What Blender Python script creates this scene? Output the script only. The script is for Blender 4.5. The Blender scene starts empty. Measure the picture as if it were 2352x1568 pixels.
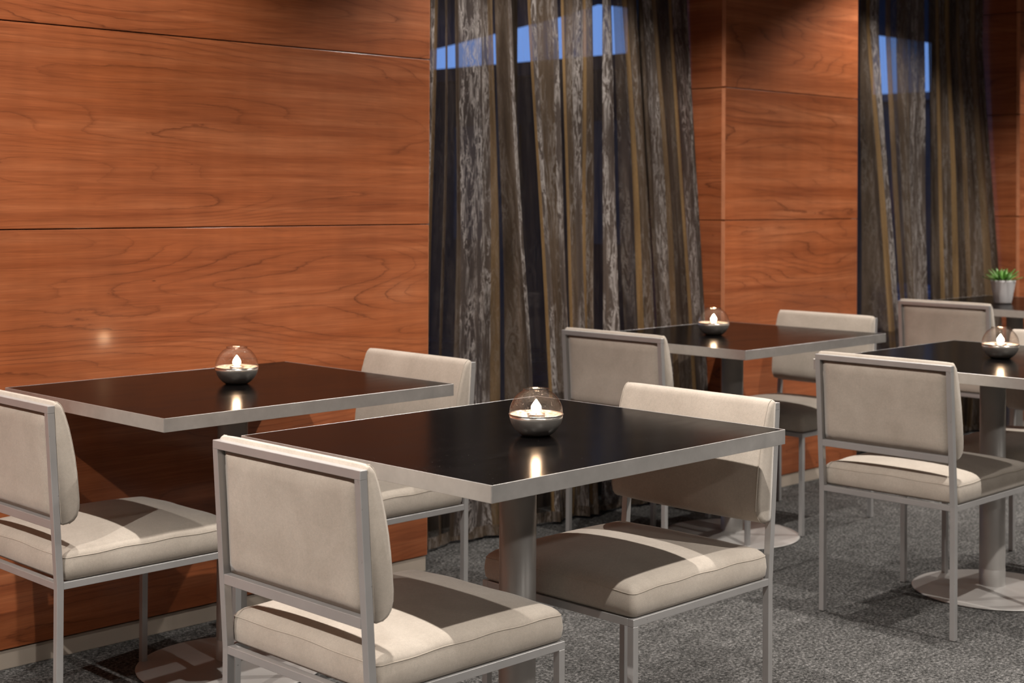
import bpy, bmesh, math, random
from mathutils import Matrix, Vector
random.seed(7)
sc = bpy.context.scene
C = sc.collection

# ------------------------------------------------------------------ camera
FPX, YAW, PITCH, ROLL, Y0, CAMH = 3398.04, math.radians(44.19) + 0.0146, 0.0052, 0.0052, 433.14, 1.263
F0 = Vector((math.sin(YAW), math.cos(YAW), 0)); R0 = Vector((math.cos(YAW), -math.sin(YAW), 0)); U0 = Vector((0, 0, 1))
Fw = F0 * math.cos(PITCH) + U0 * math.sin(PITCH)
U1 = U0 * math.cos(PITCH) - F0 * math.sin(PITCH)
Rt = R0 * math.cos(ROLL) + U1 * math.sin(ROLL)
Up = U1 * math.cos(ROLL) - R0 * math.sin(ROLL)
cam_data = bpy.data.cameras.new('camera')
cam = bpy.data.objects.new('camera', cam_data); C.objects.link(cam)
m = Matrix.Identity(4)
for i in range(3):
    m[i][0] = Rt[i]; m[i][1] = Up[i]; m[i][2] = -Fw[i]
m[2][3] = CAMH
cam.matrix_world = m
cam_data.sensor_width = 36.0
cam_data.lens = FPX / 2352 * 36
cam_data.shift_y = -(784 - Y0) / 2352
cam_data.clip_start = 0.05
cam_data.dof.use_dof = True
cam_data.dof.focus_distance = 3.15
cam_data.dof.aperture_fstop = 6.0
sc.camera = cam

# ------------------------------------------------------------------ dusk sky
w = bpy.data.worlds.new('dusk_sky'); sc.world = w; w.use_nodes = True
bg = w.node_tree.nodes['Background']
bg.inputs['Color'].default_value = (0.22, 0.42, 0.90, 1); bg.inputs['Strength'].default_value = 1.25

# ------------------------------------------------------------------ ceiling downlights and an added fill row
CEIL = 2.72
def downlight_or_fill(x, y, power, ang=100, blend=0.55, size=0.014, col=(1.0, 0.935, 0.865)):
    l = bpy.data.lights.new('downlight_or_fill', 'SPOT'); l.energy = power; l.color = col
    l.spot_size = math.radians(ang); l.spot_blend = blend; l.shadow_soft_size = size
    o = bpy.data.objects.new('downlight_or_fill', l); C.objects.link(o); o.location = (x, y, CEIL - 0.03)
# a regular grid of recessed downlights over the tables, plus unseen fill spots
for x in (-2.8, -0.55, 1.70, 3.97, 6.22, 8.47):
    downlight_or_fill(x, 0.72, 215, ang=102, blend=0.45)
    downlight_or_fill(x, 2.00, 158 if x > 0 else 235, ang=122, blend=0.35)
    downlight_or_fill(x, 3.08, 120 if x > 0 else 180, ang=120, blend=0.4)
    downlight_or_fill(x, -1.70, 80, ang=150, blend=0.5, size=0.06)  # added row out of view, soft fill for the shadows
sc.view_settings.view_transform = 'Standard'
sc.view_settings.look = 'None'
sc.view_settings.gamma = 1.0
sc.view_settings.use_curve_mapping = False
sc.view_settings.exposure = -0.22
sc.cycles.max_bounces = 10
sc.cycles.transparent_max_bounces = 24
sc.cycles.use_denoising = True
sc.cycles.sample_clamp_indirect = 4.0
sc.cycles.caustics_reflective = False
sc.cycles.caustics_refractive = False

# ------------------------------------------------------------------ materials
def nmat(name):
    mt = bpy.data.materials.new(name); mt.use_nodes = True
    nt = mt.node_tree; return mt, nt, nt.nodes['Principled BSDF']
def nd(nt, kind, **kw):
    n = nt.nodes.new(kind)
    for k, v in kw.items():
        if k in n.inputs: n.inputs[k].default_value = v
        else: setattr(n, k, v)
    return n
def ln(nt, a, b): nt.links.new(a, b)
def ramp(nt, src, stops, interp='LINEAR'):
    r = nt.nodes.new('ShaderNodeValToRGB'); r.color_ramp.interpolation = interp
    els = r.color_ramp.elements
    while len(els) < len(stops): els.new(0.5)
    for e, (p, c) in zip(els, stops):
        e.position = p; e.color = (c, c, c, 1) if isinstance(c, (int, float)) else (*c, 1)
    ln(nt, src, r.inputs[0]); return r
def mathn(nt, op, a, b=None, c=None):
    n = nt.nodes.new('ShaderNodeMath'); n.operation = op
    for i, v in enumerate((a, b, c)):
        if v is None: continue
        if isinstance(v, (int, float)): n.inputs[i].default_value = v
        else: ln(nt, v, n.inputs[i])
    return n.outputs[0]
def mapping(nt, src, scale, loc=(0, 0, 0)):
    n = nt.nodes.new('ShaderNodeMapping'); n.inputs['Scale'].default_value = scale; n.inputs['Location'].default_value = loc
    ln(nt, src, n.inputs['Vector']); return n.outputs[0]
def noise(nt, vec, scale, detail=3, rough=0.55, dist=0.0, out='Fac'):
    n = nt.nodes.new('ShaderNodeTexNoise'); n.inputs['Scale'].default_value = scale; n.inputs['Detail'].default_value = detail
    n.inputs['Roughness'].default_value = rough; n.inputs['Distortion'].default_value = dist
    ln(nt, vec, n.inputs['Vector']); return n.outputs[out]
def mixc(nt, fac, a, b, mode='MIX'):
    n = nt.nodes.new('ShaderNodeMix'); n.data_type = 'RGBA'; n.blend_type = mode
    for idx, v in ((0, fac), (6, a), (7, b)):
        if isinstance(v, (int, float)): n.inputs[idx].default_value = v
        elif isinstance(v, tuple): n.inputs[idx].default_value = (*v, 1)
        else: ln(nt, v, n.inputs[idx])
    return n.outputs[2]
def bump(nt, h, strength, dist=0.001):
    n = nt.nodes.new('ShaderNodeBump'); n.inputs['Strength'].default_value = strength; n.inputs['Distance'].default_value = dist
    ln(nt, h, n.inputs['Height']); return n.outputs[0]

def mat_wood(name='cherry_veneer', bright=1.0):
    mt, nt, p = nmat(name)
    tc = nt.nodes.new('ShaderNodeTexCoord'); oi = nt.nodes.new('ShaderNodeObjectInfo')
    off = nt.nodes.new('ShaderNodeCombineXYZ'); ln(nt, mathn(nt, 'MULTIPLY', oi.outputs['Random'], 37.0), off.inputs[0]); ln(nt, mathn(nt, 'MULTIPLY', oi.outputs['Random'], 91.0), off.inputs[2])
    add = nt.nodes.new('ShaderNodeVectorMath'); add.operation = 'ADD'; ln(nt, tc.outputs['Object'], add.inputs[0]); ln(nt, off.outputs[0], add.inputs[1])
    P = add.outputs[0]
    # cathedral grain = contour lines of a low, stretched noise
    low = noise(nt, mapping(nt, P, (0.42, 0.42, 3.3)), 1.0, 2, 0.42, 0.12)
    wob = noise(nt, mapping(nt, P, (5, 5, 22)), 1.0, 4, 0.65)
    f = mathn(nt, 'ADD', mathn(nt, 'MULTIPLY', low, 36.0), mathn(nt, 'MULTIPLY', wob, 0.9))
    fr = mathn(nt, 'FRACT', f)
    line = ramp(nt, fr, [(0.0, 1.0), (0.03, 0.6), (0.12, 0.22), (0.5, 0.0), (0.95, 0.2), (1.0, 1.0)])
    mask = ramp(nt, noise(nt, mapping(nt, P, (1.3, 1.3, 5)), 1.0, 2), [(0.38, 0.1), (0.62, 1.0)])
    fib = noise(nt, mapping(nt, P, (7, 7, 260)), 1.0, 4, 0.6)
    fib2 = noise(nt, mapping(nt, P, (0.7, 0.7, 19)), 1.0, 5, 0.62, 0.25)
    blotch = noise(nt, mapping(nt, P, (1.6, 1.6, 3.4)), 1.0, 3, 0.5)
    fig = noise(nt, mapping(nt, P, (14, 14, 2.5)), 1.0, 2, 0.5)
    c1 = ramp(nt, fib2, [(0.32, (0.225 * bright, 0.058 * bright, 0.020 * bright)), (0.5, (0.350 * bright, 0.106 * bright, 0.040 * bright)), (0.69, (0.49 * bright, 0.172 * bright, 0.073 * bright))]).outputs[0]
    c2 = mixc(nt, ramp(nt, blotch, [(0.35, 0.0), (0.65, 0.55)]).outputs[0], c1, (0.40 * bright, 0.105 * bright, 0.030 * bright))
    c3 = mixc(nt, mathn(nt, 'MULTIPLY', mathn(nt, 'MULTIPLY', line.outputs[0], mask.outputs[0]), 0.85), c2, (0.13, 0.034, 0.012))
    c4 = mixc(nt, 1.0, c3, ramp(nt, fib, [(0.3, 0.80), (0.7, 1.12)]).outputs[0], 'MULTIPLY')
    c5 = mixc(nt, 1.0, c4, ramp(nt, fig, [(0.35, 0.94), (0.65, 1.03)]).outputs[0], 'MULTIPLY')
    # gum pockets: rare dark flecks
    fl = ramp(nt, noise(nt, mapping(nt, P, (16, 16, 60)), 1.0, 1, 0.5), [(0.79, 0.0), (0.82, 0.8)])
    c6 = mixc(nt, fl.outputs[0], c5, (0.05, 0.012, 0.005))
    ln(nt, c6, p.inputs['Base Color'])
    p.inputs['Roughness'].default_value = 0.42
    p.inputs['Specular IOR Level'].default_value = 0.35
    p.inputs['Coat Weight'].default_value = 0.35
    p.inputs['Coat Roughness'].default_value = 0.16
    ln(nt, bump(nt, fib, 0.06, 0.0004), p.inputs['Normal'])
    return mt
M_WOOD = mat_wood()
def mat_plain(name, col, rough=0.5, metal=0.0, spec=0.5, coat=0.0, nz=None):
    mt, nt, p = nmat(name)
    tc = nt.nodes.new('ShaderNodeTexCoord')
    sc_, amt = nz if nz else (6.0, 0.06)
    n = noise(nt, tc.outputs['Object'], sc_, 4)
    r = ramp(nt, n, [(0.3, 1 - amt), (0.7, 1 + amt)])
    ln(nt, mixc(nt, 1.0, col, r.outputs[0], 'MULTIPLY'), p.inputs['Base Color'])
    p.inputs['Roughness'].default_value = rough; p.inputs['Metallic'].default_value = metal
    p.inputs['Specular IOR Level'].default_value = spec; p.inputs['Coat Weight'].default_value = coat
    return mt
M_EDGEWOOD = mat_plain('veneer_edge', (0.60, 0.235, 0.115), 0.4, nz=(30, 0.1))
M_DARK = mat_plain('dark_core', (0.012, 0.009, 0.007), 0.8)
M_CEIL = mat_plain('ceiling_paint', (0.40, 0.37, 0.34), 0.9)
M_PLASTER = mat_plain('cream_plaster', (0.45, 0.42, 0.38), 0.9)
M_BASEB = mat_plain('satin_aluminium_skirting', (0.62, 0.53, 0.44), 0.38, 0.1, nz=(2.2, 0.18))
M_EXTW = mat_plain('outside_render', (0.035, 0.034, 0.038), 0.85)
M_CANOPY = mat_plain('canopy_soffit', (0.075, 0.07, 0.085), 0.8)
M_FRAME = mat_plain('dark_window_frame', (0.02, 0.02, 0.022), 0.4, 0.3)

def mat_metal_paint(name='grey_painted_steel', col=(0.47, 0.46, 0.455)):
    mt, nt, p = nmat(name)
    tc = nt.nodes.new('ShaderNodeTexCoord')
    n = noise(nt, tc.outputs['Object'], 9, 4); r = ramp(nt, n, [(0.3, 0.93), (0.7, 1.05)])
    sp = ramp(nt, noise(nt, tc.outputs['Object'], 130, 2), [(0.74, 0.0), (0.79, 0.6)])
    ln(nt, mixc(nt, sp.outputs[0], mixc(nt, 1.0, col, r.outputs[0], 'MULTIPLY'), (0.16, 0.15, 0.14)), p.inputs['Base Color'])
    p.inputs['Metallic'].default_value = 0.4; p.inputs['Roughness'].default_value = 0.36
    return mt
M_STEEL = mat_metal_paint()
def mat_alu():
    mt, nt, p = nmat('brushed_aluminium_edge')
    tc = nt.nodes.new('ShaderNodeTexCoord')
    n = noise(nt, mapping(nt, tc.outputs['Object'], (6, 6, 220)), 1.0, 4)
    s = noise(nt, tc.outputs['Object'], 14, 4, 0.7)
    r = ramp(nt, s, [(0.3, 0.88), (0.55, 1.0), (0.75, 1.12)])
    ln(nt, mixc(nt, 1.0, (0.55, 0.53, 0.51), r.outputs[0], 'MULTIPLY'), p.inputs['Base Color'])
    rr = ramp(nt, s, [(0.3, 0.30), (0.7, 0.46)]); ln(nt, rr.outputs[0], p.inputs['Roughness'])
    p.inputs['Metallic'].default_value = 0.6
    ln(nt, bump(nt, n, 0.05, 0.0004), p.inputs['Normal'])
    return mt
M_ALU = mat_alu()
def mat_top():
    mt, nt, p = nmat('black_lacquer_laminate')
    tc = nt.nodes.new('ShaderNodeTexCoord'); P = tc.outputs['Object']
    dust = ramp(nt, noise(nt, P, 230, 1, 0.5), [(0.765, 0.0), (0.80, 1.0)])
    sm = ramp(nt, noise(nt, mapping(nt, P, (3, 7, 3)), 1.0, 4, 0.6, 1.2), [(0.45, 0.0), (0.75, 1.0)])
    c = mixc(nt, mathn(nt, 'MULTIPLY', dust.outputs[0], 0.28), (0.0028, 0.0024, 0.0024), (0.25, 0.22, 0.19))
    c = mixc(nt, mathn(nt, 'MULTIPLY', sm.outputs[0], 0.010), c, (0.2, 0.18, 0.17))
    ln(nt, c, p.inputs['Base Color'])
    fine = noise(nt, mapping(nt, P, (4, 260, 4)), 1.0, 3)
    ln(nt, mathn(nt, 'ADD', 0.19, mathn(nt, 'MULTIPLY', sm.outputs[0], 0.06)), p.inputs['Roughness'])
    ln(nt, bump(nt, fine, 0.03, 0.0003), p.inputs['Normal'])
    p.inputs['IOR'].default_value = 1.078
    return mt
M_TOP = mat_top()
def mat_column():
    mt, nt, p = nmat('satin_grey_column')
    tc = nt.nodes.new('ShaderNodeTexCoord')
    r = ramp(nt, noise(nt, tc.outputs['Object'], 8, 4), [(0.3, 0.93), (0.7, 1.06)])
    ln(nt, mixc(nt, 1.0, (0.52, 0.50, 0.48), r.outputs[0], 'MULTIPLY'), p.inputs['Base Color'])
    p.inputs['Metallic'].default_value = 0.2; p.inputs['Roughness'].default_value = 0.36
    return mt
M_COL = mat_column()
def mat_fabric():
    mt, nt, p = nmat('beige_microsuede')
    tc = nt.nodes.new('ShaderNodeTexCoord'); oi = nt.nodes.new('ShaderNodeObjectInfo')
    add = nt.nodes.new('ShaderNodeVectorMath'); add.operation = 'ADD'; ln(nt, tc.outputs['Object'], add.inputs[0])
    off = nt.nodes.new('ShaderNodeCombineXYZ'); ln(nt, mathn(nt, 'MULTIPLY', oi.outputs['Random'], 13.0), off.inputs[0]); ln(nt, off.outputs[0], add.inputs[1])
    P = add.outputs[0]
    big = noise(nt, P, 9, 4, 0.6, 0.4); weave = noise(nt, P, 900, 2, 0.6); fine = noise(nt, P, 160, 3, 0.6)
    r = ramp(nt, big, [(0.3, (0.445, 0.388, 0.328)), (0.7, (0.54, 0.478, 0.41))])
    c = mixc(nt, 1.0, r.outputs[0], ramp(nt, weave, [(0.3, 0.86), (0.7, 1.12)]).outputs[0], 'MULTIPLY')
    c = mixc(nt, 1.0, c, ramp(nt, fine, [(0.3, 0.95), (0.7, 1.05)]).outputs[0], 'MULTIPLY')
    ln(nt, c, p.inputs['Base Color'])
    p.inputs['Roughness'].default_value = 0.85; p.inputs['Specular IOR Level'].default_value = 0.2
    p.inputs['Sheen Weight'].default_value = 0.25; p.inputs['Sheen Roughness'].default_value = 0.5
    h = mathn(nt, 'ADD', mathn(nt, 'MULTIPLY', weave, 0.3), mathn(nt, 'MULTIPLY', noise(nt, P, 26, 3, 0.5, 0.8), 1.6))
    ln(nt, bump(nt, h, 0.35, 0.0012), p.inputs['Normal'])
    return mt
M_FAB = mat_fabric()
M_PIPE = mat_plain('seam_piping', (0.52, 0.46, 0.39), 0.85, spec=0.2)
def mat_carpet():
    mt, nt, p = nmat('charcoal_carpet')
    tc = nt.nodes.new('ShaderNodeTexCoord'); P = tc.outputs['Object']
    a = noise(nt, P, 100, 3, 0.7); b = noise(nt, P, 260, 2, 0.6); g = noise(nt, P, 18, 3, 0.5)
    s = mathn(nt, 'ADD', mathn(nt, 'MULTIPLY', a, 0.6), mathn(nt, 'ADD', mathn(nt, 'MULTIPLY', b, 0.35), mathn(nt, 'MULTIPLY', g, 0.12)))
    r = ramp(nt, s, [(0.42, (0.010, 0.010, 0.0095)), (0.52, (0.056, 0.055, 0.053)), (0.60, (0.145, 0.141, 0.137)), (0.68, (0.28, 0.272, 0.265))])
    ln(nt, r.outputs[0], p.inputs['Base Color'])
    p.inputs['Roughness'].default_value = 0.95; p.inputs['Specular IOR Level'].default_value = 0.15
    ln(nt, bump(nt, s, 0.9, 0.004), p.inputs['Normal'])
    return mt
M_CARPET = mat_carpet()
def mat_curtain():
    mt, nt, p = nmat('crushed_organza')
    nt.nodes.remove(p)
    uv = nt.nodes.new('ShaderNodeUVMap'); uv.uv_map = 'UVMap'; P = uv.outputs[0]
    # u = metres along the cloth, v = metres up; 'weave' holds density, silver thread, gold thread
    at = nt.nodes.new('ShaderNodeVertexColor'); at.layer_name = 'weave'
    sp = nt.nodes.new('ShaderNodeSeparateColor'); ln(nt, at.outputs[0], sp.inputs[0]); den, sil, gol = sp.outputs[0], sp.outputs[1], sp.outputs[2]
    tone = noise(nt, mapping(nt, P, (16, 1.6, 1)), 1.0, 4, 0.62)
    base = ramp(nt, tone, [(0.30, (0.040, 0.027, 0.017)), (0.5, (0.080, 0.056, 0.038)), (0.70, (0.155, 0.116, 0.088))])
    c = mixc(nt, mathn(nt, 'MULTIPLY', sil, 0.55), base.outputs[0], (0.170, 0.142, 0.130))
    c = mixc(nt, mathn(nt, 'MULTIPLY', gol, ramp(nt, tone, [(0.3, 0.55), (0.6, 1.0)]).outputs[0]), c, (0.34, 0.215, 0.10))
    wn = noise(nt, mapping(nt, P, (50, 8.0, 1)), 1.0, 5, 0.68, 0.9)
    ridge = mathn(nt, 'ABSOLUTE', mathn(nt, 'SUBTRACT', wn, 0.5))
    wisp = ramp(nt, ridge, [(0.0, 1.0), (0.025, 0.7), (0.06, 0.0)])
    wm = ramp(nt, noise(nt, mapping(nt, P, (19, 2.6, 1), (5, 0, 0)), 1.0, 3, 0.6), [(0.42, 0.0), (0.55, 1.0)])
    wf = mathn(nt, 'MULTIPLY', mathn(nt, 'MULTIPLY', wisp.outputs[0], wm.outputs[0]), sil)
    c = mixc(nt, mathn(nt, 'MULTIPLY', wf, 0.85), c, (0.62, 0.57, 0.54))
    thread = noise(nt, mapping(nt, P, (900, 60, 1)), 1.0, 2)
    c = mixc(nt, 1.0, c, ramp(nt, thread, [(0.3, 0.8), (0.7, 1.15)]).outputs[0], 'MULTIPLY')
    dif = nt.nodes.new('ShaderNodeBsdfDiffuse'); ln(nt, c, dif.inputs[0])
    tr = nt.nodes.new('ShaderNodeBsdfTranslucent'); ln(nt, c, tr.inputs[0])
    gl = nt.nodes.new('ShaderNodeBsdfGlossy'); ln(nt, c, gl.inputs[0]); gl.inputs['Roughness'].default_value = 0.42
    crease = bump(nt, wn, 0.45, 0.004); ln(nt, crease, gl.inputs['Normal']); ln(nt, crease, dif.inputs['Normal'])
    m1 = nt.nodes.new('ShaderNodeMixShader'); m1.inputs[0].default_value = 0.15; ln(nt, dif.outputs[0], m1.inputs[1]); ln(nt, tr.outputs[0], m1.inputs[2])
    m2 = nt.nodes.new('ShaderNodeMixShader'); m2.inputs[0].default_value = 0.3; ln(nt, m1.outputs[0], m2.inputs[1]); ln(nt, gl.outputs[0], m2.inputs[2])
    tp = nt.nodes.new('ShaderNodeBsdfTransparent')
    alf = mathn(nt, 'MINIMUM', mathn(nt, 'ADD', den, mathn(nt, 'ADD', mathn(nt, 'MULTIPLY', wf, 0.3), mathn(nt, 'MULTIPLY', mathn(nt, 'SUBTRACT', tone, 0.5), 0.3))), 0.985)
    m3 = nt.nodes.new('ShaderNodeMixShader'); ln(nt, alf, m3.inputs[0]); ln(nt, tp.outputs[0], m3.inputs[1]); ln(nt, m2.outputs[0], m3.inputs[2])
    ln(nt, m3.outputs[0], nt.nodes.get('Material Output').inputs[0])
    return mt
M_CURT = mat_curtain()
def mat_thin_glass(name, tint=(1, 1, 1), rough=0.02, extra=0.03, speck=False):
    mt, nt, p = nmat(name)
    nt.nodes.remove(p)
    tp = nt.nodes.new('ShaderNodeBsdfTransparent'); tp.inputs[0].default_value = (*tint, 1)
    gl = nt.nodes.new('ShaderNodeBsdfGlossy'); gl.inputs['Roughness'].default_value = rough
    fr = nt.nodes.new('ShaderNodeFresnel'); gm = nt.nodes.new('ShaderNodeNewGeometry'); ln(nt, mathn(nt, 'SUBTRACT', 1.5, mathn(nt, 'MULTIPLY', gm.outputs['Backfacing'], 0.8333)), fr.inputs['IOR'])
    fac = mathn(nt, 'ADD', fr.outputs[0], extra)
    if speck:
        tc = nt.nodes.new('ShaderNodeTexCoord')
        n = noise(nt, tc.outputs['Object'], 240, 2)
        b = bump(nt, n, 0.5, 0.0015); ln(nt, b, gl.inputs['Normal'])
        fac = mathn(nt, 'ADD', fac, mathn(nt, 'MULTIPLY', ramp(nt, n, [(0.66, 0.0), (0.7, 0.5)]).outputs[0], 1.0))
    mx = nt.nodes.new('ShaderNodeMixShader'); ln(nt, fac, mx.inputs[0]); ln(nt, tp.outputs[0], mx.inputs[1]); ln(nt, gl.outputs[0], mx.inputs[2])
    ln(nt, mx.outputs[0], nt.nodes['Material Output'].inputs[0])
    return mt
M_PANE = mat_thin_glass('window_glass', (0.93, 0.95, 1.0), 0.01, 0.0)
M_DOME = mat_thin_glass('smoky_glass_dome', (0.95, 0.90, 0.87), 0.03, 0.06, True)
M_CHROME = mat_plain('mirror_silvered_glass', (0.92, 0.87, 0.80), 0.27, 0.82, nz=(40, 0.12))
def mat_dish():
    mt, nt, p = nmat('sparkle_painted_dish')
    tc = nt.nodes.new('ShaderNodeTexCoord'); n = noise(nt, tc.outputs['Object'], 150, 2)
    ln(nt, ramp(nt, n, [(0.35, (0.35, 0.30, 0.26)), (0.65, (0.9, 0.84, 0.76))]).outputs[0], p.inputs['Base Color'])  # flame sparkle put into the colour as pale specks
    p.inputs['Metallic'].default_value = 0.5; p.inputs['Roughness'].default_value = 0.3
    ln(nt, bump(nt, n, 0.8, 0.003), p.inputs['Normal'])
    return mt
M_DISH = mat_dish()
M_WAX = mat_plain('white_wax', (0.85, 0.78, 0.68), 0.5)
M_WAX.node_tree.nodes['Principled BSDF'].inputs['Subsurface Weight'].default_value = 0.0
M_TIN = mat_plain('tealight_tin', (0.75, 0.72, 0.68), 0.25, 1.0)
M_WICK = mat_plain('burnt_wick', (0.02, 0.015, 0.01), 0.9)
def mat_flame():
    mt, nt, p = nmat('flame'); nt.nodes.remove(p)
    tc = nt.nodes.new('ShaderNodeTexCoord'); sp = nt.nodes.new('ShaderNodeSeparateXYZ'); ln(nt, tc.outputs['Generated'], sp.inputs[0])
    e = nt.nodes.new('ShaderNodeEmission')
    r = ramp(nt, sp.outputs[2], [(0.0, (1.0, 0.60, 0.34)), (0.6, (1.0, 0.82, 0.60))]); ln(nt, r.outputs[0], e.inputs[0])
    e.inputs[1].default_value = 60.0
    ln(nt, e.outputs[0], nt.nodes['Material Output'].inputs[0]); return mt
M_FLAME = mat_flame()
M_POT = mat_plain('grey_glazed_pot', (0.80, 0.78, 0.79), 0.4)
M_SOIL = mat_plain('dark_soil', (0.02, 0.015, 0.01), 0.95, nz=(80, 0.5))
def mat_leaf():
    mt, nt, p = nmat('succulent_leaf')
    tc = nt.nodes.new('ShaderNodeTexCoord')
    r = ramp(nt, noise(nt, tc.outputs['Object'], 25, 3), [(0.3, (0.09, 0.26, 0.035)), (0.7, (0.26, 0.48, 0.13))])
    ln(nt, r.outputs[0], p.inputs['Base Color']); p.inputs['Roughness'].default_value = 0.4
    return mt
M_LEAF = mat_leaf()
def mat_ground():
    mt, nt, p = nmat('wet_paving')
    tc = nt.nodes.new('ShaderNodeTexCoord')
    n = noise(nt, tc.outputs['Object'], 1.2, 3)
    ln(nt, ramp(nt, n, [(0.3, (0.06, 0.08, 0.12)), (0.7, (0.12, 0.16, 0.24))]).outputs[0], p.inputs['Base Color'])
    ln(nt, ramp(nt, n, [(0.4, 0.12), (0.6, 0.45)]).outputs[0], p.inputs['Roughness'])
    return mt
M_GROUND = mat_ground()

# ------------------------------------------------------------------ mesh helpers
def obj(name, bm, mat, parent=None, smooth=False, loc=None):
    me = bpy.data.meshes.new(name)
    bmesh.ops.recalc_face_normals(bm, faces=bm.faces[:])
    bm.to_mesh(me); bm.free()
    me.materials.append(mat)
    if smooth:
        for f in me.polygons: f.use_smooth = True
    o = bpy.data.objects.new(name, me); C.objects.link(o)
    if parent: o.parent = parent
    if loc: o.location = loc
    return o
def add_box(bm, x0, x1, y0, y1, z0, z1, bev=0.0, seg=2):
    b = bmesh.new()
    bmesh.ops.create_cube(b, size=1.0)
    for v in b.verts:
        v.co = Vector(((x0 + x1) / 2 + v.co.x * (x1 - x0), (y0 + y1) / 2 + v.co.y * (y1 - y0), (z0 + z1) / 2 + v.co.z * (z1 - z0)))
    if bev: bmesh.ops.bevel(b, geom=b.edges[:], offset=bev, segments=seg, profile=0.5, affect='EDGES')
    me = bpy.data.meshes.new('t'); b.to_mesh(me); b.free(); bm.from_mesh(me); bpy.data.meshes.remove(me)
def box(name, x0, x1, y0, y1, z0, z1, mat, parent=None, bev=0.0, own=False):
    bm = bmesh.new()
    if own:
        cx, cy, cz = (x0 + x1) / 2, (y0 + y1) / 2, (z0 + z1) / 2
        add_box(bm, x0 - cx, x1 - cx, y0 - cy, y1 - cy, z0 - cz, z1 - cz, bev)
        return obj(name, bm, mat, parent, loc=(cx, cy, cz))
    add_box(bm, x0, x1, y0, y1, z0, z1, bev)
    return obj(name, bm, mat, parent)
def lathe(bm, prof, n=48, cx=0.0, cy=0.0, close_top=False, close_bot=False):
    rings = []
    for r, z in prof:
        rings.append([bm.verts.new((cx + r * math.cos(2 * math.pi * k / n), cy + r * math.sin(2 * math.pi * k / n), z)) for k in range(n)])
    for a, b in zip(rings, rings[1:]):
        for k in range(n): bm.faces.new((a[k], a[(k + 1) % n], b[(k + 1) % n], b[k]))
    if close_bot: bm.faces.new(rings[0][::-1])
    if close_top: bm.faces.new(rings[-1])
def sweep(bm, pts, r, n=6, closed=False):
    """round tube along a polyline"""
    pts = [Vector(p) for p in pts]; rings = []; N = len(pts)
    for i, p in enumerate(pts):
        a = pts[(i - 1) % N] if (closed or i > 0) else p
        b = pts[(i + 1) % N] if (closed or i < N - 1) else p
        t = (b - a).normalized(); up = Vector((0, 0, 1)) if abs(t.z) < 0.9 else Vector((0, 1, 0))
        s = t.cross(up).normalized(); u = s.cross(t).normalized()
        rings.append([bm.verts.new(p + (s * math.cos(2 * math.pi * k / n) + u * math.sin(2 * math.pi * k / n)) * r) for k in range(n)])
    for i in range(N if closed else N - 1):
        a, b = rings[i], rings[(i + 1) % N]
        for k in range(n): bm.faces.new((a[k], a[(k + 1) % n], b[(k + 1) % n], b[k]))
    if not closed:
        bm.faces.new(rings[0][::-1]); bm.faces.new(rings[-1])
def bar(bm, p0, p1, w, d):
    """square bar between two points, faces kept along world x and y; w along x, d along y"""
    vs = []
    for p in (p0, p1):
        for sx, sy in ((-1, -1), (1, -1), (1, 1), (-1, 1)):
            vs.append(bm.verts.new((p[0] + sx * w / 2, p[1] + sy * d / 2, p[2])))
    for k in range(4): bm.faces.new((vs[k], vs[(k + 1) % 4], vs[4 + (k + 1) % 4], vs[4 + k]))
    bm.faces.new(vs[0:4][::-1]); bm.faces.new(vs[4:8])
def empty(name, loc=(0, 0, 0), rz=0.0):
    o = bpy.data.objects.new(name, None); C.objects.link(o); o.location = loc; o.rotation_euler = (0, 0, rz); return o
def tag(o, label=None, cat=None, group=None, kind=None):
    if label: o['label'] = label
    if cat: o['category'] = cat
    if group: o['group'] = group
    if kind: o['kind'] = kind
    return o
def struct(o, label, cat):
    return tag(o, label, cat, None, 'structure')
def copy_tree(o, parent=None):
    c = o.copy(); C.objects.link(c); c.parent = parent
    for ch in list(o.children): copy_tree(ch, c)
    return c

# ------------------------------------------------------------------ the room
WY = 3.727
X0, X1, YB = -5.0, 12.0, -5.0
ZW = 2.60                      # window head
PIERS = [(0.20, 3.335), (4.986, 6.004), (7.63, X1)]
BAYS = [(3.335, 4.986), (6.004, 7.63)]
fl = box('floor', X0, X1, YB, 4.30, -0.05, 0.0, M_CARPET); struct(fl, 'charcoal speckled carpet floor of the whole room', 'floor')
ce = box('ceiling', X0, X1, YB, 4.30, CEIL, CEIL + 0.1, M_CEIL); struct(ce, 'plain cream ceiling above the frame', 'ceiling')
b = box('wall_back', X0, X1, YB - 0.1, YB, 0, CEIL, M_PLASTER); struct(b, 'cream plaster wall behind the viewer', 'wall')
b = box('wall_near', X0 - 0.1, X0, YB, 4.30, 0, CEIL, M_PLASTER); struct(b, 'cream plaster end wall beyond the left edge', 'wall')
b = box('wall_far', X1, X1 + 0.1, YB, 4.30, 0, CEIL, M_PLASTER); struct(b, 'cream plaster end wall beyond the right edge', 'wall')

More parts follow.
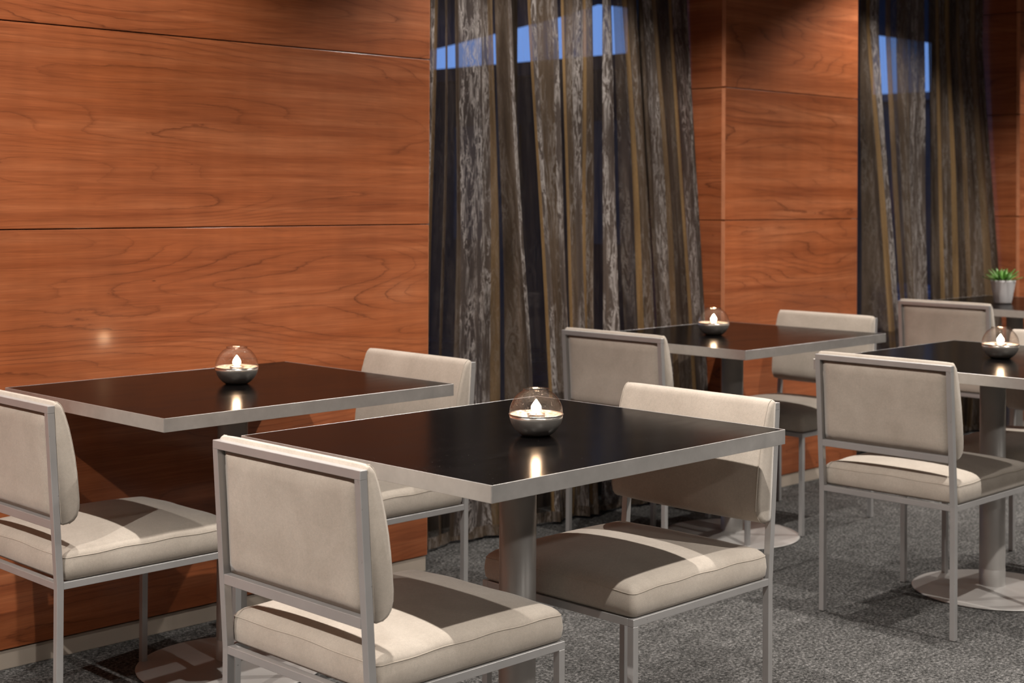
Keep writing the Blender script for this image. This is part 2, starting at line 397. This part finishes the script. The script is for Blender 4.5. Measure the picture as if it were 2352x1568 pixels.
JOINTS = [0.052, 1.1674, 1.7232, 2.279, CEIL - 0.005]
GAP = 0.0032; PT = 0.020
wall = bmesh.new()
for a, bb in [(X0, 0.20)] + PIERS:
    add_box(wall, a + 0.022, bb - 0.022, WY + PT, 4.27, 0, CEIL)
for a, bb in BAYS:
    add_box(wall, a - 0.03, bb + 0.03, 3.80, 4.27, ZW, CEIL)
wl = obj('wall_left', wall, M_DARK)
struct(wl, 'long wall of cherry veneer panels broken by curtained window bays', 'wall')
for a, bb in [(X0, 0.20)] + PIERS:
    if a < 0: segs = [(a, a + 2.6), (a + 2.6, bb)]
    elif a > 7: segs = [(a, a + 1.02), (a + 1.02, a + 2.66), (a + 2.66, bb)]
    else: segs = [(a, bb)]
    for s0, s1 in segs:
        for z0, z1 in zip(JOINTS, JOINTS[1:]):
            box('wood_panel', s0 + GAP / 2, s1 - GAP / 2, WY, WY + PT, z0 + GAP / 2, z1 - GAP / 2, M_WOOD, wl, bev=0.0012, own=True)
# panels on the returns of the piers, facing the window bays
for (a, bb) in BAYS:
    for side, xx in ((0, a), (1, bb)):
        for z0, z1 in zip(JOINTS, JOINTS[1:]):
            cx = xx - 0.0115 if side == 0 else xx + 0.0115
            box('return_panel', cx - 0.009, cx + 0.009, WY + PT + 0.001, 4.14, z0 + GAP / 2, z1 - GAP / 2, M_WOOD, wl, bev=0.001, own=True)
            ex = xx - GAP / 2 + 0.0006 if side == 0 else xx + GAP / 2 - 0.0006
            box('veneer_edge', ex - 0.001, ex + 0.001, WY + 0.001, WY + PT - 0.001, z0 + 0.004, z1 - 0.004, M_EDGEWOOD, wl)
for n_, (a, bb) in enumerate([(X0, 0.20)] + PIERS):
    bm = bmesh.new()
    add_box(bm, a + 0.004, bb - 0.004, WY + 0.003, WY + 0.018, 0, 0.050, 0.001)
    add_box(bm, bb - 0.016, bb - 0.003, WY + 0.018, 4.13, 0, 0.050, 0.001)
    add_box(bm, a + 0.003, a + 0.016, WY + 0.018, 4.13, 0, 0.050, 0.001)
    o = obj('baseboard_left', bm, M_BASEB); struct(o, 'low satin beige metal skirting under the ' + ['unseen panels', 'nearest and widest wood panels', 'wood pier between the two curtains', 'wood wall past the second curtain'][n_], 'baseboard')
# windows
for n_, (a, bb) in enumerate(BAYS):
    bm = bmesh.new(); y0, y1 = 4.16, 4.22
    add_box(bm, a, bb, y0, y1, 0.0, 0.07); add_box(bm, a, bb, y0, y1, ZW - 0.06, ZW)
    add_box(bm, a, a + 0.05, y0, y1, 0.07, ZW - 0.06); add_box(bm, bb - 0.05, bb, y0, y1, 0.07, ZW - 0.06)
    mid = (a + bb) / 2
    add_box(bm, mid - 0.03, mid + 0.03, y0, y1, 0.07, ZW - 0.06)
    wd = obj('window_%d' % (n_ + 1), bm, M_FRAME)
    struct(wd, 'dark framed full height window behind the ' + ['wide', 'narrower far', 'unseen'][n_] + ' sheer curtain', 'window')
    box('pane', a + 0.05, mid - 0.03, 4.188, 4.192, 0.07, ZW - 0.06, M_PANE, wd)
    box('pane', mid + 0.03, bb - 0.05, 4.188, 4.192, 0.07, ZW - 0.06, M_PANE, wd)
    cr = box('curtain_track', a + 0.02, bb - 0.02, 3.88, 3.93, ZW - 0.025, ZW, M_FRAME)
    cr.name = 'trim_%d' % (n_ + 1); struct(cr, 'slim dark track above the ' + ['wide', 'narrower far', 'unseen'][n_] + ' curtain', 'trim')

# ------------------------------------------------------------------ outside, seen through the glass
g = box('ground', -8, 45, 4.30, 40, -0.12, -0.02, M_GROUND); struct(g, 'dark wet paving outside the windows', 'ground')
def building(x0, x1, y0, y1, h, label):
    e = empty('building', ((x0 + x1) / 2, (y0 + y1) / 2, -0.02)); tag(e, label, 'building')
    cx, cy = (x0 + x1) / 2, (y0 + y1) / 2; hx, hy = (x1 - x0) / 2, (y1 - y0) / 2
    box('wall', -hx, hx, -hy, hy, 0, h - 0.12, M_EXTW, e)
    box('roof', -hx - 0.1, hx + 0.1, -hy - 0.1, hy + 0.1, h - 0.12, h, M_CANOPY, e, bev=0.01)
    for k in range(int(2 * hy // 1.5)):
        yy = -hy + 0.8 + k * 1.5
        box('window', -hx - 0.02, -hx + 0.03, yy - 0.4, yy + 0.4, 0.9, 1.9, M_FRAME, e)
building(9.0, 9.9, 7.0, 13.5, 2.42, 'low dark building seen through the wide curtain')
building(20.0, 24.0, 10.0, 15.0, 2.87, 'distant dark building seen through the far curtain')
bm = bmesh.new()
poly = [(-6, 4.31), (32, 4.31), (32, 8.0), (13.9, 8.4), (10.0, 8.9), (10.46, 9.8), (11.7, 12.9), (12.1, 14.5), (-6, 14.5)]
lo = [bm.verts.new((x, y, 3.0)) for x, y in poly]; hi = [bm.verts.new((x, y, 3.25)) for x, y in poly]
bm.faces.new(lo[::-1]); bm.faces.new(hi)
for k in range(len(poly)):
    j = (k + 1) % len(poly); bm.faces.new((lo[k], lo[j], hi[j], hi[k]))
o = obj('roof_canopy', bm, M_CANOPY); struct(o, 'dark entrance canopy outside above the windows', 'canopy')

# ------------------------------------------------------------------ curtains
# each band of the cloth: start (m along the wall at the top), kind; kinds set how open the weave is, how much silver / gold thread it carries
KIND = {'C': (0.24, 0.10, 0.0, 0.003), 'c': (0.68, 0.25, 0.0, 0.005), 'T': (0.68, 0.9, 0.0, 0.010), 'S': (0.94, 1.0, 0.0, 0.010), 's': (0.95, 0.75, 0.0, 0.012), 'B': (0.93, 0.12, 0.0, 0.014), 'b': (0.96, 0.35, 0.10, 0.010), 'G': (0.93, 0.0, 1.0, 0.008), 'g': (0.90, 0.1, 0.45, 0.010)}
def curtain(bands, x_end, drift, ytop, shift_r, seed, label):
    rnd = random.Random(seed)
    xa = bands[0][0]; xb = x_end
    edges = [b_[0] for b_ in bands] + [x_end]
    def dr(x):
        for (p, a), (q, b_) in zip(drift, drift[1:]):
            if x <= q: return a + (b_ - a) * max(0, (x - p)) / (q - p)
        return drift[-1][1]
    cols = []      # (x at the top, y offset, kind, u)
    sgn = 1; u = 0.0
    for k, (st, kind) in enumerate(bands):
        en = edges[k + 1]; wdt = en - st; am = min(KIND[kind][3] * rnd.uniform(0.8, 1.3), wdt * 0.42); sgn = -sgn
        n = max(4, int(wdt / 0.006))
        for q in range(n + 1):
            t = q / n; tt = 0.0012 / wdt if q == 0 else (1 - 0.0012 / wdt if q == n else t)
            cols.append((st + wdt * tt, sgn * am * math.sin(math.pi * t) + (0.004 * math.sin(math.pi * t * 3) if wdt > 0.05 else 0), kind))
    rows = 34; z1 = ZW - 0.03; z0 = 0.012
    bm = bmesh.new(); uvl = bm.loops.layers.uv.new('UVMap'); vc = bm.loops.layers.float_color.new('weave'); grid = []; U = [0.0]
    for a, b_ in zip(cols, cols[1:]): U.append(U[-1] + math.hypot(b_[0] - a[0], b_[1] - a[1]))
    for r in range(rows + 1):
        z = z0 + (z1 - z0) * r / rows; d = min(1.35, max(0.0, (2.1 - z) / 1.25)); row = []
        for (x, dy, kind) in cols:
            f = (x - xa) / (xb - xa)
            xx = x + dr(x) * d + 0.004 * math.sin(4 * z + 9 * f * 6)
            lim = 4.984 if xb < 5.05 else xb
            xx = min(xx, lim)
            y = ytop + dy * (0.8 + 0.35 * d) - shift_r * d * f ** 5 + 0.006 * math.sin(2.6 * z + 9 * f) + (0.02 * math.exp(-z / 0.15) * math.sin(40 * f))
            row.append(bm.verts.new((xx, y, z)))
        grid.append(row)
    for r in range(rows):
        for k in range(len(cols) - 1):
            f = bm.faces.new((grid[r][k], grid[r][k + 1], grid[r + 1][k + 1], grid[r + 1][k]))
            for lp, (kk, rr) in zip(f.loops, ((k, r), (k + 1, r), (k + 1, r + 1), (k, r + 1))):
                lp[uvl].uv = (U[kk] + seed, z0 + (z1 - z0) * rr / rows)
                a = KIND[cols[kk][2]]; lp[vc] = (a[0], a[1], a[2], 1)
    hem = bmesh.new(); uv2 = hem.loops.layers.uv.new('UVMap'); vc2 = hem.loops.layers.float_color.new('weave')
    lo = [hem.verts.new((vv.co.x, vv.co.y - 0.0015, 0.012)) for vv in grid[0]]
    mid = [hem.verts.new((vv.co.x, vv.co.y - 0.0015, 0.052)) for vv in grid[0]]
    for k in range(len(lo) - 1):
        f = hem.faces.new((lo[k], lo[k + 1], mid[k + 1], mid[k]))
        for lp, (kk, vv) in zip(f.loops, ((k, 0), (k + 1, 0), (k + 1, .04), (k, .04))): lp[uv2].uv = (U[kk] + seed + 3, vv); lp[vc2] = (0.7, 0.5, 0.2, 1)
    o = obj('curtain', bm, M_CURT, smooth=True)
    obj('hem', hem, M_CURT, o, smooth=True)
    tag(o, label, 'curtain')
    return o
B1 = [(3.352, 'B'), (3.40, 's'), (3.45, 'B'), (3.503, 'b'), (3.518, 'S'), (3.533, 'g'), (3.547, 'C'), (3.587, 'B'), (3.597, 'C'), (3.638, 'B'), (3.655, 'T'), (3.764, 's'), (3.803, 'g'), (3.827, 'C'), (3.838, 'B'),
      (3.896, 'S'), (3.912, 'C'), (4.006, 'G'), (4.022, 'S'), (4.048, 'b'), (4.130, 'S'), (4.166, 'C'), (4.188, 'G'), (4.205, 'b'), (4.25, 's'), (4.305, 'G'), (4.325, 'b'), (4.369, 'C'), (4.427, 'S'), (4.474, 'C'),
      (4.485, 'c'), (4.548, 'G'), (4.58, 'b'), (4.636, 'C'), (4.650, 'B'), (4.672, 's'), (4.745, 'g'), (4.775, 'B'), (4.850, 'G'), (4.872, 's')]
D1 = [(3.35, -0.03), (3.547, -0.03), (3.66, 0.005), (3.80, 0.01), (3.90, 0.10), (4.05, 0.10), (4.30, 0.03), (4.44, 0.01), (4.50, 0.095), (4.67, 0.09), (4.85, 0.06), (5.0, 0.03)]
curtain(B1, 4.984, D1, 3.925, 0.085, 3, 'wide bronze and silver sheer curtain left of the middle wood pier')
B2 = [(6.02, 'B'), (6.12, 's'), (6.22, 'b'), (6.300, 'C'), (6.344, 'B'), (6.408, 'G'), (6.444, 'S'), (6.520, 'C'), (6.579, 'g'), (6.63, 'c'), (6.68, 'b'), (6.785, 's'), (6.948, 'C'), (7.001, 'B'), (7.065, 'G'), (7.096, 'b'),
      (7.175, 'G'), (7.22, 'B'), (7.296, 'g'), (7.334, 'b'), (7.449, 'g'), (7.52, 'b')]
D2 = [(6.0, 0.0), (6.34, 0.0), (6.42, 0.20), (6.60, 0.12), (6.90, 0.05), (7.0, 0.05), (7.2, 0.07), (7.55, 0.04)]
curtain(B2, 7.60, D2, 3.925, 0.09, 11, 'far bronze sheer curtain right of the middle wood pier')

# ------------------------------------------------------------------ chair
CW, CD, CH, PW = 0.452, 0.497, 0.787, 0.0165
LEAN = 0.026; ZR0, ZR1 = 0.369, 0.385
def rounded_rect(hx, hy, r, n=6):
    pts = []
    for cx, cy, a0 in ((hx - r, hy - r, 0), (-hx + r, hy - r, 90), (-hx + r, -hy + r, 180), (hx - r, -hy + r, 270)):
        for k in range(n + 1):
            a = math.radians(a0 + 90 * k / n); pts.append((cx + r * math.cos(a), cy + r * math.sin(a)))
    return pts
def densify(pts, step=0.03):
    out = []
    for a, b in zip(pts, pts[1:] + pts[:1]):
        L = math.hypot(b[0] - a[0], b[1] - a[1]); n = max(1, int(L / step))
        for k in range(n): out.append((a[0] + (b[0] - a[0]) * k / n, a[1] + (b[1] - a[1]) * k / n))
    return out
def make_chair():
    root = empty('dining_chair')
    hx, hy = CD / 2, CW / 2
    rx = -hx + PW / 2
    # seat cushion
    sx0, sx1 = -hx + PW + 0.001, hx
    cx = (sx0 + sx1) / 2; shx, shy = (sx1 - sx0) / 2, hy - 0.0005
    outline = densify(rounded_rect(1, 1, 0.03, 5), 0.07)
    bm = bmesh.new(); rings = []
    def zdome(x, y):
        u = min(1, abs(x - cx) / shx); v = min(1, abs(y) / shy)
        return (1 - u ** 2.6) * (1 - v ** 2.6)
    spec = [(0.006, 0.3868), (0.0005, 0.394), (-0.0015, 0.412), (0.0, 0.430), (0.0018, 0.4365), (0.0018, 0.4385), (0.006, 0.4445), (0.014, 0.451), (0.028, None), (0.05, None), (0.08, None), (0.115, None), (0.155, None), (0.19, None)]
    for inset, z in spec:
        ring = []
        hxx, hyy = shx - inset, shy - inset
        rr = max(0.012, 0.016 + inset * 0.2)
        for (px, py) in densify(rounded_rect(1, 1, 0.06, 5), 0.08):
            # map unit outline on to a rectangle with small corner radius
            x, y = px * hxx, py * hyy
            zz = z if z is not None else 0.4515 + 0.0225 * zdome(x + cx, y) ** 0.8
            if z is not None and 0.43 <= z: zz += 0.0035 * (1 - max(abs(px), abs(py)) ** 2 * 0 ) * (1 - min(abs(px), abs(py)) ** 2) + 0.0012 * math.sin(11 * px + 7 * py)
            if z is None: zz = max(zz, 0.4515)
            ring.append(bm.verts.new((x + cx, y, zz)))
        rings.append(ring)
    n = len(rings[0])
    for a, b_ in zip(rings, rings[1:]):
        for k in range(n): bm.faces.new((a[k], a[(k + 1) % n], b_[(k + 1) % n], b_[k]))
    bm.faces.new(rings[0][::-1])
    c = bm.verts.new((cx, 0, 0.4745))
    for k in range(n): bm.faces.new((rings[-1][k], rings[-1][(k + 1) % n], c))
    seampts = [v.co.copy() for v in rings[4]]
    seat = obj('seat', bm, M_FAB, root, smooth=True)
    bm = bmesh.new(); sweep(bm, [p + Vector(((p.x - cx) * 0.001, p.y * 0.001, 0.0006)) for p in seampts], 0.0011, 5, True)
    obj('piping', bm, M_PIPE, seat, smooth=True)
    # backrest cushion: profile in x/z, extruded along y with rounded ends
    def postx(z): return -hx + PW - LEAN * max(0, z - ZR0) / (CH - ZR0)
    prof = [(0.0005, 0.518), (0.010, 0.5135), (0.024, 0.515), (0.036, 0.521), (0.045, 0.531), (0.050, 0.545), (0.0515, 0.565), (0.0505, 0.600), (0.049, 0.630), (0.046, 0.665), (0.041, 0.700), (0.035, 0.733), (0.028, 0.760), (0.0225, 0.778), (0.018, 0.788), (0.011, 0.7945), (0.004, 0.796), (0.0005, 0.793)]
    bm = bmesh.new(); secs = []
    ys = [0, 0.0015, 0.004, 0.008, 0.014, 0.03, 0.06, 0.10, 0.15, 0.19]
    ylist = [-hy + 0.0005 + q for q in ys] + [0.0] + [hy - 0.0005 - q for q in reversed(ys)]
    for y in ylist:
        e = hy - 0.0005 - abs(y); r = 0.009
        ins = 0.0 if e >= r else r - math.sqrt(max(0, r * r - (r - e) ** 2))
        bulge = 0.006 * (1 - (abs(y) / hy) ** 3)
        sec = []
        for (fx, z) in prof:
            f = min(1.0, fx / 0.05)
            zz = z
            if z > 0.78: zz -= ins * 0.6 + 0.003 * math.exp(-e / 0.012)
            if z < 0.535: zz += ins * 0.6 - 0.003 * (1 - (abs(y) / hy) ** 2)
            sec.append(bm.verts.new((postx(z) + max(0.0005, fx - ins * min(1, fx / 0.012)) + bulge * f * (1 if fx > 0.01 else 0), y, zz)))
        secs.append(sec)
    m_ = len(prof)
    for a, b_ in zip(secs, secs[1:]):
        for k in range(m_): bm.faces.new((a[k], a[(k + 1) % m_], b_[(k + 1) % m_], b_[k]))
    bm.faces.new(secs[0]); bm.faces.new(secs[-1][::-1])
    sidepts = {s: [Vector((v.co.x, v.co.y, v.co.z)) for v in secs[3 if s < 0 else -4]] for s in (-1, 1)}
    back = obj('backrest', bm, M_FAB, root, smooth=True)
    for s in (-1, 1):
        bm = bmesh.new(); sweep(bm, [p + Vector((0.0006, s * 0.0006, 0)) for p in sidepts[s][2:-1]], 0.0012, 5)
        obj('piping', bm, M_PIPE, back, smooth=True)
    # upholstered rear panel sitting inside the steel frame
    zb0, zb1 = 0.529, 0.768; hyi = hy - PW - 0.002
    bm = bmesh.new(); nx, nz_ = 16, 14; g_ = []
    for i in range(nz_ + 1):
        v = i / nz_; row = []
        for j in range(nx + 1):
            uu = j / nx
            ex = min(uu, 1 - uu) * 2 * hyi; ez = min(v, 1 - v) * (zb1 - zb0); e = min(ex, ez)
            uu2 = uu; y = -hyi + 2 * hyi * uu2; z = zb0 + (zb1 - zb0) * v
            bul = 0.0105 if e > 0.012 else 0.0105 * math.sqrt(max(0, 1 - ((0.012 - e) / 0.012) ** 2))
            wv = 0.0012 * math.sin(31 * y + 11 * z) * min(1, e / 0.04)
            row.append(bm.verts.new((postx(z) - 0.002 - bul + wv, y, z)))
        g_.append(row)
    # pull the outermost grid lines close to the rim
    for i in range(nz_):
        for j in range(nx): bm.faces.new((g_[i][j], g_[i][j + 1], g_[i + 1][j + 1], g_[i + 1][j]))
    rim = [g_[0][j] for j in range(nx + 1)] + [g_[i][nx] for i in range(1, nz_ + 1)] + [g_[nz_][j] for j in range(nx - 1, -1, -1)] + [g_[i][0] for i in range(nz_ - 1, 0, -1)]
    inner = [bm.verts.new((v.co.x + 0.006, v.co.y, v.co.z)) for v in rim]
    for k in range(len(rim)):
        j = (k + 1) % len(rim); bm.faces.new((rim[k], rim[j], inner[j], inner[k]))
    obj('back_panel', bm, M_FAB, root, smooth=True)
    # steel frame
    B = 0.0007
    for s in (-1, 1):
        yy = s * (hy - PW / 2)
        bm = bmesh.new(); bar(bm, (hx - PW / 2, yy, 0.002), (hx - PW / 2, yy, ZR0), PW, PW)
        bmesh.ops.bevel(bm, geom=bm.edges[:], offset=B, segments=1, affect='EDGES'); obj('leg', bm, M_STEEL, root)
        bm = bmesh.new()
        sect = [(rx, yy, 0.002), (rx, yy, ZR0 + 0.01), (rx - LEAN, yy, CH - PW)]
        vs = []
        for p in sect:
            vs.append([bm.verts.new((p[0] + a * PW / 2, p[1] + b_ * PW / 2, p[2])) for a, b_ in ((-1, -1), (1, -1), (1, 1), (-1, 1))])
        for a, b_ in zip(vs, vs[1:]):
            for k in range(4): bm.faces.new((a[k], a[(k + 1) % 4], b_[(k + 1) % 4], b_[k]))
        bm.faces.new(vs[0][::-1]); bm.faces.new(vs[-1])
        bmesh.ops.bevel(bm, geom=[e for e in bm.edges if e.calc_length() > 0.05], offset=B, segments=1, affect='EDGES')
        obj('leg', bm, M_STEEL, root)
        for lx in (hx - PW / 2, rx):
            bm = bmesh.new(); add_box(bm, lx - PW / 2 + 0.001, lx + PW / 2 - 0.001, yy - PW / 2 + 0.001, yy + PW / 2 - 0.001, 0, 0.0022)
            obj('glide', bm, M_DARK, root)
    bm = bmesh.new()
    add_box(bm, rx + PW / 2, hx, -hy, -hy + PW, ZR0, ZR1, B, 1); add_box(bm, rx + PW / 2, hx, hy - PW, hy, ZR0, ZR1, B, 1)
    add_box(bm, hx - PW, hx, -hy + PW, hy - PW, ZR0, ZR1, B, 1); add_box(bm, rx - PW / 2, rx + PW / 2, -hy + PW, hy - PW, ZR0, ZR1, B, 1)
    obj('seat_frame', bm, M_STEEL, root)
    bm = bmesh.new()
    xt = rx - LEAN; add_box(bm, xt - PW / 2, xt + PW / 2, -hy, hy, CH - PW, CH, B, 1)
    obj('top_rail', bm, M_STEEL, root)
    bm = bmesh.new(); zl = 0.507; xl = rx - LEAN * (zl + 0.01 - ZR0) / (CH - ZR0)
    add_box(bm, xl - PW / 2, xl + PW / 2, -hy + PW, hy - PW, zl, zl + 0.0195, B, 1)
    obj('lower_back_rail', bm, M_STEEL, root)
    return root

# ------------------------------------------------------------------ table
TA, TB, TZ, TT = 0.916, 0.760, 0.75, 0.0324
def make_table():
    root = empty('dining_table')
    a, b_ = TA / 2, TB / 2; e = 0.0018
    bm = bmesh.new(); add_box(bm, -a + e, a - e, -b_ + e, b_ - e, TZ - TT + 0.002, TZ - 0.0003); obj('tabletop', bm, M_TOP, root)
    bm = bmesh.new()
    add_box(bm, -a, a, -b_, -b_ + e, TZ - TT, TZ, 0.0005, 1); add_box(bm, -a, a, b_ - e, b_, TZ - TT, TZ, 0.0005, 1)
    add_box(bm, -a, -a + e, -b_ + e, b_ - e, TZ - TT, TZ, 0.0005, 1); add_box(bm, a - e, a, -b_ + e, b_ - e, TZ - TT, TZ, 0.0005, 1)
    obj('edge_band', bm, M_ALU, root)
    bm = bmesh.new(); add_box(bm, -0.16, 0.16, -0.16, 0.16, TZ - TT - 0.006, TZ - TT + 0.002, 0.001, 1); obj('mounting_plate', bm, M_STEEL, root)
    bm = bmesh.new(); lathe(bm, [(0.0404, 0.074), (0.0404, TZ - TT - 0.004)], 64, close_top=True); obj('column', bm, M_COL, root, smooth=False)
    bm = bmesh.new(); lathe(bm, [(0.0410, 0.018), (0.0410, 0.0725), (0.0402, 0.0735), (0.0402, 0.076)], 64); obj('collar', bm, M_COL, root)
    bm = bmesh.new(); lathe(bm, [(0.243, 0.0), (0.250, 0.0015), (0.2516, 0.0035), (0.249, 0.0052), (0.24, 0.006), (0.15, 0.009), (0.06, 0.0165), (0.041, 0.020)], 96, close_bot=True, close_top=True)
    obj('base_disc', bm, M_COL, root)
    for ch in root.children:
        if ch.name.split('.')[0] in ('column', 'collar', 'base_disc'):
            for f in ch.data.polygons: f.use_smooth = len(f.vertices) == 4
    return root

TABLES = [(2.290, 3.345, 0.0147, 'black table against the wood wall at the left, silver edge'),
          (2.2896, 2.2642, 0.0092, 'nearest black table in the middle foreground, silver edge'),
          (4.5154, 3.337, 0.0152, 'black table in front of the wood pier between the curtains'),
          (4.4848, 2.2796, 0.0051, 'black table at the right edge behind the chair with its back to us'),
          (6.915, 3.40, 0.0, 'farthest black table, the one carrying the potted succulent')]
t0 = make_table()
for i, (x, y, r, lab) in enumerate(TABLES):
    t = t0 if i == 0 else copy_tree(t0)
    t.location = (x, y, 0); t.rotation_euler = (0, 0, r)
    tag(t, lab, 'table', 'silver edged black dining tables')

CHAIRS = [(1.888, 3.305, 0.0, 'beige chair cut by the left edge, back to us, at the wall table'),
          (1.9015, 2.219, 0.0, 'largest beige chair in front, back to us, at the nearest table'),
          (4.150, 3.392, 0.012, 'beige chair before the wide curtain, seen from behind, at the pier table'),
          (4.130, 2.314, 0.004, 'beige chair at the right, back to us, all four legs standing clear'),
          (6.425, 3.375, 0.010, 'farthest beige chair seen from behind, left of the potted succulent'),
          (2.660, 3.301, math.pi, 'beige chair facing us across the wall table, back near the curtain'),
          (2.6055, 2.218, math.pi, 'beige chair facing us across the nearest table, striped by shadows'),
          (4.918, 3.355, math.pi, 'beige chair facing us in front of the wood pier'),
          (4.800, 2.270, math.pi, 'beige chair facing us past the right hand table, cut by the frame'),
          (7.270, 3.375, math.pi, 'beige chair facing us behind the potted succulent, cut by the frame')]
c0 = make_chair()
for i, (x, y, r, lab) in enumerate(CHAIRS):
    c = c0 if i == 0 else copy_tree(c0)
    c.location = (x, y, 0); c.rotation_euler = (0, 0, r)
    tag(c, lab, 'chair', 'beige steel framed dining chairs')

# ------------------------------------------------------------------ globe candle holders
def make_globe():
    root = empty('candle_holder')
    R = 0.058
    bm = bmesh.new()
    out = [(0.024, 0.0), (0.030, 0.0006), (0.038, 0.006), (0.0465, 0.0145), (0.0535, 0.0255), (0.0572, 0.037), (0.058, 0.0455)]
    inn = [(0.0555, 0.0455), (0.0548, 0.037), (0.051, 0.027), (0.044, 0.0165), (0.034, 0.009), (0.022, 0.006), (0.004, 0.005)]
    lathe(bm, out + inn, 64, close_bot=True, close_top=True); obj('mirrored_bowl', bm, M_CHROME, root, smooth=True)
    bm = bmesh.new()
    up = [(0.058, 0.0465), (0.0576, 0.053), (0.0562, 0.061), (0.0537, 0.068), (0.0498, 0.0757), (0.0448, 0.0828), (0.0396, 0.0884), (0.0345, 0.0925), (0.0305, 0.0950), (0.0285, 0.0960), (0.0276, 0.0975), (0.0278, 0.0988)]
    lathe(bm, up, 64); obj('glass_dome', bm, M_DOME, root, smooth=True)
    bm = bmesh.new(); sweep(bm, [(0.0278 * math.cos(a), 0.0278 * math.sin(a), 0.0990) for a in [2 * math.pi * k / 40 for k in range(40)]], 0.0013, 6, True)
    obj('rim', bm, M_DOME, root, smooth=True)
    bm = bmesh.new(); lathe(bm, [(0.0555, 0.0452), (0.050, 0.0435), (0.036, 0.0400), (0.025, 0.036), (0.0215, 0.0312), (0.003, 0.0308)], 56, close_top=True); obj('added_glow_dish', bm, M_DISH, root, smooth=True)  # added dish that catches the flame glow and brightens the globe
    bm = bmesh.new(); sweep(bm, [(0.0583 * math.cos(a), 0.0583 * math.sin(a), 0.046) for a in [2 * math.pi * k / 56 for k in range(56)]], 0.0010, 6, True)
    obj('joint_ring', bm, M_TIN, root, smooth=True)
    return root
def make_tealight():
    root = empty('tealight')
    bm = bmesh.new(); lathe(bm, [(0.0185, 0.0), (0.019, 0.0145), (0.0196, 0.015), (0.0186, 0.015), (0.0182, 0.012)], 36, close_bot=True); obj('tin_cup', bm, M_TIN, root, smooth=True)
    bm = bmesh.new(); lathe(bm, [(0.0182, 0.002), (0.0182, 0.0125), (0.012, 0.0118), (0.002, 0.0115)], 36, close_top=True); obj('wax', bm, M_WAX, root, smooth=True)
    bm = bmesh.new(); lathe(bm, [(0.0008, 0.0115), (0.0007, 0.020)], 8, close_top=True); obj('wick', bm, M_WICK, root)
    bm = bmesh.new(); lathe(bm, [(0.0008, 0.0175), (0.0080, 0.0195), (0.0112, 0.025), (0.0104, 0.032), (0.0060, 0.039), (0.0008, 0.046)], 20, close_top=True, close_bot=True); obj('flame', bm, M_FLAME, root, smooth=True)
    return root
GL = [(2.322, 3.375, 'on the table against the wood wall', 'left wall table'), (2.291, 2.212, 'on the nearest table', 'nearest table'),
      (4.444, 3.372, 'on the table before the wood pier', 'pier table'), (4.487, 2.255, 'nearest the right edge, before the potted succulent', 'right hand table')]
h0 = make_globe(); l0 = make_tealight()
for i, (x, y, lab, short) in enumerate(GL):
    h = h0 if i == 0 else copy_tree(h0); h.location = (x, y, TZ)
    tag(h, 'mirrored glass globe candle holder ' + lab, 'candle holder', 'globe candle holders on the tables')
    l = l0 if i == 0 else copy_tree(l0); l.location = (x, y, TZ + 0.0312); l.rotation_euler = (0, 0, i)
    tag(l, 'lit tealight burning inside the globe on the ' + short, 'candle', 'tealights in the globes')
    pl = bpy.data.lights.new('candle_glow', 'POINT'); pl.energy = 0.9; pl.color = (1.0, 0.62, 0.34); pl.shadow_soft_size = 0.006
    po = bpy.data.objects.new('candle_glow', pl); C.objects.link(po); po.location = (x, y, TZ + 0.0312 + 0.046)

# ------------------------------------------------------------------ potted succulent
def succulent(x, y):
    root = empty('potted_succulent', (x, y, TZ))
    tag(root, 'green spiky succulent in a tapered pale grey pot on the farthest table', 'plant')
    bm = bmesh.new(); lathe(bm, [(0.030, 0.0), (0.039, 0.001), (0.041, 0.006), (0.050, 0.055), (0.0595, 0.108), (0.0605, 0.113), (0.0585, 0.1145), (0.056, 0.112), (0.052, 0.098)], 48, close_bot=True)
    obj('pot', bm, M_POT, root, smooth=True)
    bm = bmesh.new(); lathe(bm, [(0.0535, 0.101), (0.03, 0.106), (0.003, 0.107)], 32, close_top=True); obj('soil', bm, M_SOIL, root)
    rnd = random.Random(5)
    for ring, (n, tilt, L, W) in enumerate(((11, 12, 0.096, 0.021), (10, 30, 0.088, 0.020), (8, 50, 0.074, 0.017), (5, 72, 0.058, 0.013))):
        for k in range(n):
            az = 2 * math.pi * (k + 0.5 * (ring % 2)) / n + rnd.uniform(-0.12, 0.12); tl = math.radians(tilt + rnd.uniform(-6, 6)); LL = L * rnd.uniform(0.88, 1.08)
            bm = bmesh.new(); prev = None; N = 7
            for q in range(N + 1):
                s = q / N; wv = W * 0.5 * (math.sin(math.pi * min(1, s * 0.72 + 0.22)) ** 0.8) * (1 - max(0, s - 0.75) * 3.9); wv = max(wv, 0.0003); th = 0.0034 * (1 - s * 0.8)
                a2 = tl + 0.35 * s; rr = 0.006 + LL * s * math.cos(tl) - 0.0 * s; zz = LL * (s * math.sin(tl) + 0.10 * s * s) + 0.106
                ring_v = [bm.verts.new((rr, sx * wv, zz + sz)) for sx, sz in ((-1, 0.003), (0, th * -1), (1, 0.003), (0, th))]
                if prev:
                    for j in range(4): bm.faces.new((prev[j], prev[(j + 1) % 4], ring_v[(j + 1) % 4], ring_v[j]))
                prev = ring_v
            bm.faces.new(prev)
            lf = obj('leaf', bm, M_LEAF, root, smooth=True); lf.rotation_euler = (0, 0, az)
succulent(6.849, 3.43)
